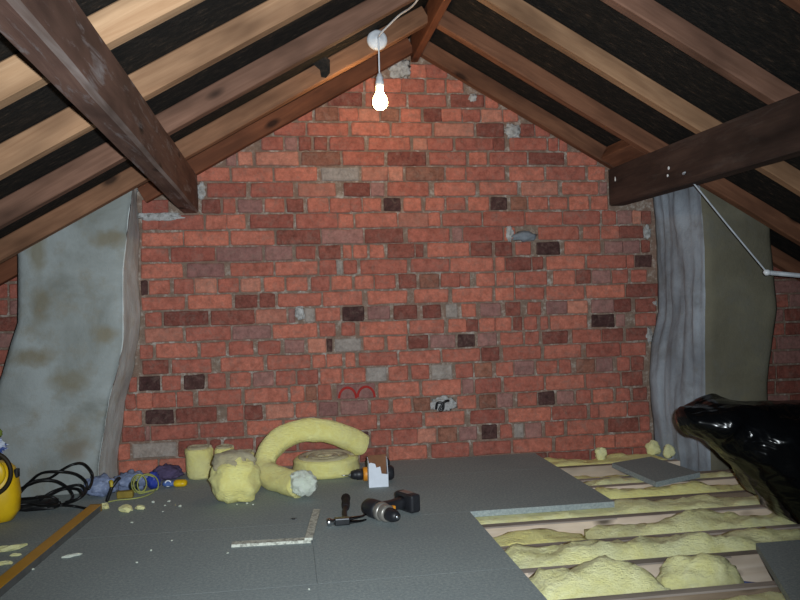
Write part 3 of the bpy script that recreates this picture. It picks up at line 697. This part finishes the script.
e = sp[-3]; mk('frayed_end', *g_blob(e+Vector((.012, -.012, .012)), (.056, .05, .052), .26, 4.5, 9, 4, floor=0.001), M_WOOLWHITE, strip, True)

# ------------------------------------------------------------------ drill in front
M_DBLK = mat_plain('drill_black', (34, 35, 40), 0.45, 0.5); M_DGRY = mat_plain('drill_silver', (150, 146, 140), 0.35, 0.5, 0.5); M_ORG = mat_plain('drill_orange', (214, 140, 40), 0.45, 0.5)
M_STEEL = mat_plain('steel', (190, 192, 196), 0.28, 0.5, 1.0)
def drill(name, label, loc, rot, bit=False):
    """lies on its side: nose along local +x, grip along local +y; resting plane z = 0"""
    root = thing(name, label, 'drill', loc, rot); root['_local'] = 1
    X = lambda prof, m, nm, x=0.0, par=root: mk(nm, *g_lathe(prof, 22, Matrix.Translation((x, 0, .034)) @ Matrix.Rotation(math.pi/2, 4, 'Y')), m, par, True)
    X([(.004, -.095), (.024, -.093), (.031, -.084), (.0335, -.06), (.0335, -.03), (.031, -.012)], M_DBLK, 'motor_housing')
    X([(.030, -.012), (.0335, -.008), (.0335, .006), (.030, .012)], M_DGRY, 'gearbox')
    X([(.029, .012), (.030, .016), (.030, .036), (.026, .040)], M_ORG if bit else M_DGRY, 'torque_collar')
    ch = X([(.020, .040), (.0235, .044), (.0235, .066), (.021, .07), (.021, .076), (.015, .092), (.008, .094)], M_DBLK, 'chuck')
    X([(.0075, .090), (.0075, .098), (.003, .099)], M_STEEL, 'chuck_jaws', par=ch).matrix_parent_inverse = Matrix()
    if bit: X([(.0022, .095), (.0022, .126), (.0006, .132)], M_STEEL, 'drill_bit')
    rings = []
    for y, w_, h_, x in ((.018, .026, .024, -.035), (.04, .022, .021, -.038), (.075, .020, .019, -.043), (.105, .021, .020, -.047), (.122, .028, .024, -.047)):
        rings.append([Vector((x+math.copysign(abs(math.cos(t))**.7, math.cos(t))*w_, y, .034+math.copysign(abs(math.sin(t))**.7, math.sin(t))*h_)) for t in [2*math.pi*j/18 for j in range(18)]])
    mk('grip', *g_loft(rings), M_DBLK, root, True)
    mk('trigger', *g_box(-.014, .002, .036, .062, .024, .044, .004), M_ORG, root)
    mk('orange_insert', *g_box(-.016, .008, .027, .036, .02, .05, .003), M_ORG, root)
    bt_ = mk('battery', *g_box(-.095, .012, .122, .168, .002, .070, .010), M_DBLK, root)
    o = mk('battery_label', *g_box(-.07, -.02, .13, .158, .0702, .0712), M_DGRY, bt_); o.matrix_parent_inverse = Matrix()
    return root
r_, t_ = onZ(366, 511), onZ(394, 522); base = (r_+t_)/2; ang = math.atan2(t_.y-r_.y, t_.x-r_.x)
# nose points at the camera and to the right, grip and battery lie to the right
drill('cordless_drill', 'black and silver cordless drill lying on its side beside the hammer', (0.320, 2.715, 0), (0, 0, math.radians(-62)))
drill('cordless_drill', 'black and orange drill behind the white carton, thin bit pointing left', (0.352, 3.302, 0.0705), (0, math.pi, 0), True)

# ------------------------------------------------------------------ claw hammer
hm = thing('claw_hammer', 'claw hammer with black grip lying on the boards', 'hammer', (0.19, 2.70, 0)); hb = Vector((0.19, 2.695, 0))
M_HAM = mat_plain('hammer_steel', (96, 98, 102), 0.25, 0.5, 1.0, 0.2)
mk('hammer_face', *g_lathe([(.003, 0), (.013, .0), (.0145, .003), (.0145, .012), (.010, .018), (.010, .03), (.003, .03)], 18, AX(hb+Vector((-.066, -.004, .0155)), (1, .05, 0))), M_STEEL, hm, True)
mk('hammer_head', *g_box(hb.x-.040, hb.x+.014, hb.y-.015, hb.y+.014, .003, .028, .004), M_HAM, hm)
for s in (-1, 1):
    cl = smooth_path([hb+Vector((.010, 0, .016+s*.006)), hb+Vector((.034, .003, .017+s*.007)), hb+Vector((.056, .012, .016+s*.008)), hb+Vector((.073, .028, .016+s*.009))], 5)
    mk('claw', *g_tube(cl, .0125, 8, ry=.0065, taper=[1-.6*i/(len(cl)-1) for i in range(len(cl))]), M_HAM, hm, True)
hp = [hb+Vector((0, .012, .016)), hb+Vector((.003, .10, .016)), hb+Vector((.012, .16, .018)), hb+Vector((.020, .25, .019)), hb+Vector((.024, .305, .019))]
sh = smooth_path(hp[:3], 5); mk('shaft', *g_tube(sh, .0095, 10), mat_plain('hammer_shaft', (44, 34, 34), 0.6, 0.4), hm, True)
gp = smooth_path(hp[2:], 5); mk('rubber_grip', *g_tube(gp, .0155, 12, taper=[.85, .95, 1, 1.05, 1.0, .95, 1.0, 1.1, 1.15, 1.15, .95][:len(gp)]), mat_plain('black_rubber', (36, 30, 32), 0.8, 0.3), hm, True)

# ------------------------------------------------------------------ torn white carton
bx = onZ(370, 487); bw = 0.082; x0, x1 = bx.x-.005, bx.x-.005+bw; y0, y1 = 3.205, 3.258; T = .002
M_CARD = mat_plain('white_card', (214, 220, 230), 0.7, 0.3, var=.05); M_KRAFT = mat_plain('brown_card', (120, 84, 60), 0.8, 0.2)
box = thing('cardboard_carton', 'small torn white carton standing open with brown inside', 'box', ((x0+x1)/2, (y0+y1)/2, 0))
fr = [(0, 0), (bw, 0), (bw, .052), (bw*.66, .056), (bw*.60, .086), (bw*.40, .082), (bw*.34, .098), (bw*.12, .104), (0, .100)]
def slab(name, poly, mp, th, m):
    V = [mp(a, b, 0) for a, b in poly]+[mp(a, b, th) for a, b in poly]; n = len(poly)
    return mk(name, V, [tuple(range(n)), tuple(range(2*n-1, n-1, -1))]+[(i, (i+1) % n, n+(i+1) % n, n+i) for i in range(n)], m, box)
slab('front_panel', fr, lambda a, b, t: (x0+a, y0+t, b), T, M_CARD)
slab('side_panel', [(T, 0), (y1-y0, 0), (y1-y0, .118), (T, .104)], lambda a, b, t: (x0+t, y0+a, b), T, M_CARD)
slab('side_panel', [(T, 0), (y1-y0, 0), (y1-y0, .118), (.025, .110), (T, .056)], lambda a, b, t: (x1-t, y0+a, b), T, M_CARD)
slab('back_panel', [(T, 0), (bw-T, 0), (bw-T, .126), (T, .124)], lambda a, b, t: (x0+a, y1-t, b), T, M_KRAFT)
slab('base_panel', [(T, T), (bw-T, T), (bw-T, y1-y0-T), (T, y1-y0-T)], lambda a, b, t: (x0+a, y0+b, t+.0003), T, M_KRAFT)
slab('side_flap', [(0, .104), (y1-y0, .118), (y1-y0, .118), (0, .106)], lambda a, b, t: (x0-.012*(t/T)*.2-.001, y0+a, b+t*3), T, M_CARD)

# ------------------------------------------------------------------ pale folding rule in an L
M_RULE = NT('speckled_rule'); f = M_RULE.noise(M_RULE.world(), 70, 3, .7)
M_RULE = M_RULE.done(M_RULE.ramp(f, [(.38, lin((150, 150, 140))), (.55, lin((206, 208, 196)))]), .7, .3)
ru = thing('folding_rule', 'pale speckled rule lying open in an L on the boards', 'ruler', (0.05, 2.54, 0))
def bar(name, p, q, w_, h_, m, parent, z0=0.0):
    p, q = Vector(p), Vector(q); t = (q-p).normalized(); s = Vector((-t.y, t.x, 0)); V = []
    for z in (z0+.0003, z0+h_):
        for a in (p, q):
            for k in (-1, 1): V.append(Vector((a.x, a.y, z))+s*(k*w_/2))
    return mk(name, V, [(0, 1, 3, 2), (4, 6, 7, 5), (0, 4, 5, 1), (2, 3, 7, 6), (0, 2, 6, 4), (1, 5, 7, 3)], m, parent)
a, b, c = onZ(232, 546), onZ(311, 541.5), onZ(317, 514)
bar('rule_arm', (a.x, a.y, 0), (b.x, b.y, 0), .032, .010, M_RULE, ru); bar('rule_arm', (b.x-.008, b.y-.02, 0), (c.x, c.y, 0), .026, .008, M_RULE, ru, .0105)

# ------------------------------------------------------------------ spirit level
lv0, lv1 = Vector((-0.834, 1.98, 0)), Vector((-0.742, 3.105, 0))
lv = thing('spirit_level', 'long yellow-topped spirit level lying on the boards at left', 'level', (lv0+lv1)/2)
M_YEL = mat_plain('yellow_paint', (206, 150, 36), 0.45, 0.4, var=.1, sc=8)
t = (lv1-lv0).normalized()
bar('level_body', lv0, lv1, .040, .024, mat_plain('level_grey', (96, 98, 98), 0.5, 0.4), lv); bar('yellow_face', lv0+t*.004, lv1-t*.004, .041, .0025, M_YEL, lv, .0242)
bar('end_cap', lv1-t*.002, lv1+t*.010, .042, .027, mat_plain('level_cap', (150, 116, 50), .6, .3), lv)

# ------------------------------------------------------------------ yellow casing at the left edge, paper on it
yc = Vector((-1.185, 3.045, 0)); cas = thing('yellow_casing', 'yellow plastic tool casing with a dark round groove, cut by the left edge', 'tool case', yc)
M_YPL = mat_plain('yellow_plastic', (232, 190, 24), 0.4, 0.5, var=.12, sc=9); M_BRN = mat_plain('dark_groove', (44, 36, 22), 0.6, 0.3)
rings = []
for z, rx, ry in ((.001, .130, .04), (.008, .165, .055), (.04, .185, .068), (.10, .190, .071), (.16, .184, .070), (.20, .172, .064), (.222, .150, .05), (.228, .06, .03)):
    rings.append([yc+Vector((math.copysign(abs(math.cos(q))**.62, math.cos(q))*rx, math.copysign(abs(math.sin(q))**.62, math.sin(q))*ry, z)) for q in [2*math.pi*j/32 for j in range(32)]])
mk('casing_shell', *g_loft(rings), M_YPL, cas, True)
cg = onY(-11, 474, 2.972); pts = [Vector((cg.x+.072*math.cos(q), 2.973+.006*abs(math.cos(q)), cg.z+.078*math.sin(q))) for q in [2*math.pi*j/40 for j in range(40)]]
mk('round_groove', *g_tube(pts, .0085, 8, True), M_BRN, cas, True)
mk('hub', *g_lathe([(.002, .012), (.05, .012), (.056, .004), (.056, -.001)], 26, AX((cg.x, 2.974, cg.z), (0, -1, 0))), M_YPL, cas, True)
q = onY(18.5, 472, 3.06); mk('catch', *g_box(q.x-.008, q.x+.006, 3.03, 3.06, q.z-.016, q.z+.016, .003), M_BLACK, cas)
# crumpled paper bag on top
tp_ = NT('blue_white_wrapper'); f = tp_.noise(tp_.world(), 46, 3, .6)
o = mk('wrapper', *g_blob((-1.15, 3.05, .268), (.105, .05, .045), .3, 5, 71, 4, floor=.2295, ridge=True), tp_.done(tp_.ramp(f, [(.42, lin((52, 74, 140))), (.52, lin((196, 204, 220)))]), .6, .3), smooth=False); tag(o, 'crumpled blue and white wrapper on top of the yellow casing', 'wrapper')
pw = onY(2, 431, 3.08); o = mk('green_plug', *g_blob((pw.x-.015, 3.05, .328), (.026, .025, .02), .3, 4, 3, 3), mat_plain('green_bits', (120, 138, 60), .7, .3), smooth=True); tag(o, 'small green object on top of the blue and white wrapper', 'object')

# ------------------------------------------------------------------ coiled black cable
cab = thing('black_cable', 'loose coils of black power cable by the left chimney breast', 'cable', (-0.95, 3.17, 0))
M_CAB = mat_plain('black_rubber_cable', (20, 20, 22), 0.5, 0.4)
loops = [([(20, 493), (32, 482), (50, 478), (62, 470), (74, 464), (84, 464), (92, 473), (92, 482), (89, 489)], 3.19, .012),
         ([(20, 491), (30, 482), (42, 473), (60, 471.5), (76, 474), (86, 482), (86, 492), (78, 499), (64, 504), (50, 508)], 3.20, .008),
         ([(20, 499), (35, 498), (52, 497), (58, 503), (48, 507)], 3.13, 0),
         ([(22, 488), (40, 481), (56, 481), (68, 488), (73, 496), (70, 501)], 3.17, .01),
         ([(40, 500), (52, 492), (66, 487), (80, 485), (85, 491), (80, 498), (66, 502)], 3.18, .004),
         ([(36, 497), (50, 495), (64, 489), (78, 489), (82, 495), (74, 501), (58, 505), (42, 507), (26, 509)], 3.16, .0),
         ([(60, 505), (75, 507), (88, 509)], 3.14, 0), ([(16, 505), (30, 504), (44, 506), (60, 503)], 3.12, 0)]
ends = []
for i, (pp_, Yq, dz) in enumerate(loops):
    pts = []
    for k, (x, y) in enumerate(pp_):
        fp_ = onZ(x, y, .006)
        p = fp_ if fp_.y < Yq else onY(x, y, Yq+.05*math.sin(k*1.3+i))
        p.z = max(p.z, .006); pts.append(p)
    mk('cable_loop', *g_tube(smooth_path(pts, 6), .0052, 8), M_CAB, cab, True)
mk('cable_bundle', *g_blob(onZ(32, 508, .015)+Vector((0, .04, 0)), (.09, .05, .022), .4, 5, 8, 3, floor=.001), M_CAB, cab, True)
mk('cable_plug', *g_tube([onZ(40, 507, .012), onZ(54, 504, .012)], .006, 8), mat_plain('grey_sleeve', (150, 154, 160), .5, .4), cab, True)

# ------------------------------------------------------------------ heap of small tools at the wall foot
M_BLUE = mat_plain('blue_plastic', (44, 62, 150), .45, .4); M_BGREY = mat_plain('blue_grey_bag', (124, 136, 166), .5, .4, sc=50)
p = onZ(101, 497); o = mk('plastic_bag', *g_blob((p.x-.005, p.y+.015, .04), (.07, .04, .042), .3, 4, 22, 4, floor=.001, ridge=True), M_BGREY, smooth=True); tag(o, 'crumpled blue-grey plastic bag beside the black cable', 'bag')
p = onZ(126, 494); o = mk('plastic_bag', *g_blob((p.x+.01, p.y+.08, .036), (.07, .04, .04), .3, 4, 27, 4, floor=.001, ridge=True), M_BGREY, smooth=True); tag(o, 'pale blue-grey plastic bag behind the wire coil', 'bag')
pli = thing('pliers', 'dark pliers with yellow grips leaning on the plastic bags', 'pliers', onZ(109, 502))
a, b, c = onZ(107, 501, .01), onY(112, 487, 3.22), onY(119, 478.5, 3.25)
mk('jaws', *g_tube(smooth_path([a, (a+b)/2, b], 4), .010, 8, ry=.007), M_BLACK, pli, True)
mk('grip', *g_tube(smooth_path([b, (b+c)/2+Vector((.008, 0, .012)), c], 4), .008, 8), M_BLACK, pli, True)
mk('grip', *g_tube(smooth_path([b, (b+c)/2+Vector((-.014, -.01, .006)), c+Vector((-.03, -.01, -.01))], 4), .008, 8), mat_plain('yellow_grip', (176, 156, 50), .5, .4), pli, True)
wc = thing('wire_coil', 'coil of thin yellow-green wire standing by the wall', 'wire coil', onZ(145, 494)); M_YG = mat_plain('yellow_green_wire', (164, 168, 96), .5, .4)
for i, (cx_, cy_, rx, ry, Yq) in enumerate(((139, 484, 7.5, 9.5, 3.33), (148, 484.5, 10.5, 10.5, 3.35), (146, 485, 12.5, 10, 3.37), (140, 483.5, 6.5, 8.5, 3.325))):
    pts = [onY(cx_+rx*math.cos(q), cy_+ry*math.sin(q), Yq+.04*math.sin(q+i)) for q in [2*math.pi*j/36 for j in range(36)]]
    for q in pts: q.z = max(q.z, .004)
    mk('wire_loop', *g_tube(pts, .0028, 6, True), M_YG, wc, True)
pts = [onZ(x, y, .004) for x, y in ((108, 502), (118, 500), (130, 499), (142, 497), (152, 493), (158, 487))]
mk('wire_tail', *g_tube(smooth_path(pts, 5), .0026, 6), M_YG, wc, True)
p = onZ(151, 493); o = mk('masonry_plug_bag', *g_blob((p.x, p.y+.07, .036), (.028, .022, .038), .3, 5, 33, 3, floor=.001), M_BLUE, smooth=True); tag(o, 'deep blue plastic packet seen through the wire coil', 'packet')
p = onZ(124, 499); o = mk('wooden_wedge', *g_box(p.x-.03, p.x+.035, p.y+.0, p.y+.03, .0005, .03, .006), mat_plain('olive_wood', (140, 120, 50), .7, .3)); tag(o, 'olive-yellow block in front of the plastic bags', 'block')
p = onZ(132, 492); o = mk('black_socket', *g_lathe([(.003, 0), (.018, 0), (.02, .006), (.02, .034), (.016, .04), (.003, .04)], 18, AX((p.x+.0, p.y+.02, .022), (.4, -1, .25))), mat_plain('dark_green_plastic', (26, 34, 34), .35, .5), smooth=True); tag(o, 'small dark round fitting inside the left wire loop', 'fitting')
# knife
ka, kb = onZ(163, 487.5), onZ(187, 486.5); kt = (kb-ka).normalized(); kn = thing('utility_knife', 'yellow and blue utility knife on the boards near the wall', 'knife', (ka+kb)/2)
def capsule(p, q, r, rz, m, nm, par):
    n = 8; pts = [p+(q-p)*i/n for i in range(n+1)]; return mk(nm, *g_tube(pts, r, 12, ry=rz, taper=[.55, .85, 1, 1, 1, 1, 1, .9, .6]), m, par, True)
up = Vector((0, 0, .016))
capsule(ka+kt*.045+up, kb+up, .024, .0155, mat_plain('knife_yellow', (226, 186, 20), .4, .5), 'knife_body', kn)
capsule(ka+up, ka+kt*.052+up, .020, .013, mat_plain('knife_blue', (80, 108, 170), .4, .5), 'knife_nose', kn)
mk('nose_ring', *g_tube([ka+kt*.024+Vector((.012*math.cos(q), -.014, .02+.012*math.sin(q))) for q in [2*math.pi*j/18 for j in range(18)]], .003, 6, True), M_WHITE, kn, True)
p = onZ(169, 480); o = mk('rag', *g_blob((p.x-.012, min(p.y+.03, 3.60), .028), (.062, .05, .036), .28, 4, 44, 4, floor=.001, ridge=True), mat_plain('purple_rag', (84, 74, 104), .9, .2), smooth=True); tag(o, 'dark purple-grey rag at the wall foot behind the knife', 'rag')

# ------------------------------------------------------------------ scraps on the boards
def scrap(px_, py_, w_, d_, h_, rz, m, label, seed, group=None):
    p = onZ(px_, py_); g_ = g_blob((0, 0, h_*.45), (w_/2, d_/2, h_*.6), .5, 5, seed, 2, floor=0.0004)
    M = Matrix.Translation((p.x, p.y, 0)) @ Matrix.Rotation(rz, 4, 'Z'); o = mk('wool_scrap', *xf(g_, M), m)
    return tag(o, label, 'scrap', group)
G = 'scraps on the boards'
scrap(9, 551, .09, .03, .02, .3, M_WOOL2, 'largest pale wool scrap, left of the spirit level', 1, G)
scrap(3, 565, .06, .022, .012, .1, M_WOOL2, 'pale wool sliver at the left edge, left of the level', 2, G)
scrap(16, 556, .035, .012, .008, .2, M_WOOL2, 'thin pale sliver close beside the level at left', 3, G)
scrap(72, 557, .058, .022, .010, .5, M_WOOLWHITE, 'white sliver alone on the boards right of the level', 4, G)
scrap(105, 509, .03, .04, .022, .6, M_WOOL2, 'pale tuft at the far end of the level', 5, G)
scrap(126, 512, .055, .045, .026, .2, M_WOOL2, 'bigger pale crumb in front of the wire coil', 6, G)
scrap(140, 509.5, .04, .025, .016, -.2, M_WOOL2, 'pale crumb just right of the bigger crumb', 7, G)
for i, (x, y, s) in enumerate(((132, 523, .012), (33, 570, .013), (153, 503, .02), (169, 502, .016), (165, 506, .012), (180, 507, .02), (137, 563, .010), (228, 553.5, .010), (151, 551, .012), (163, 512, .01), (172, 541, .009), (309, 590, .010), (247, 504, .014), (253, 505, .01), (237, 505, .01))):
    scrap(x, y, s*.75, s*.6, s*.4, i, M_WOOLWHITE, 'tiny white speck of debris on the boards', 20+i, 'white specks on the boards')
scrap(294, 519.5, .02, .010, .006, -.4, M_BLACK, 'tiny dark chip on the boards left of the hammer', 60)
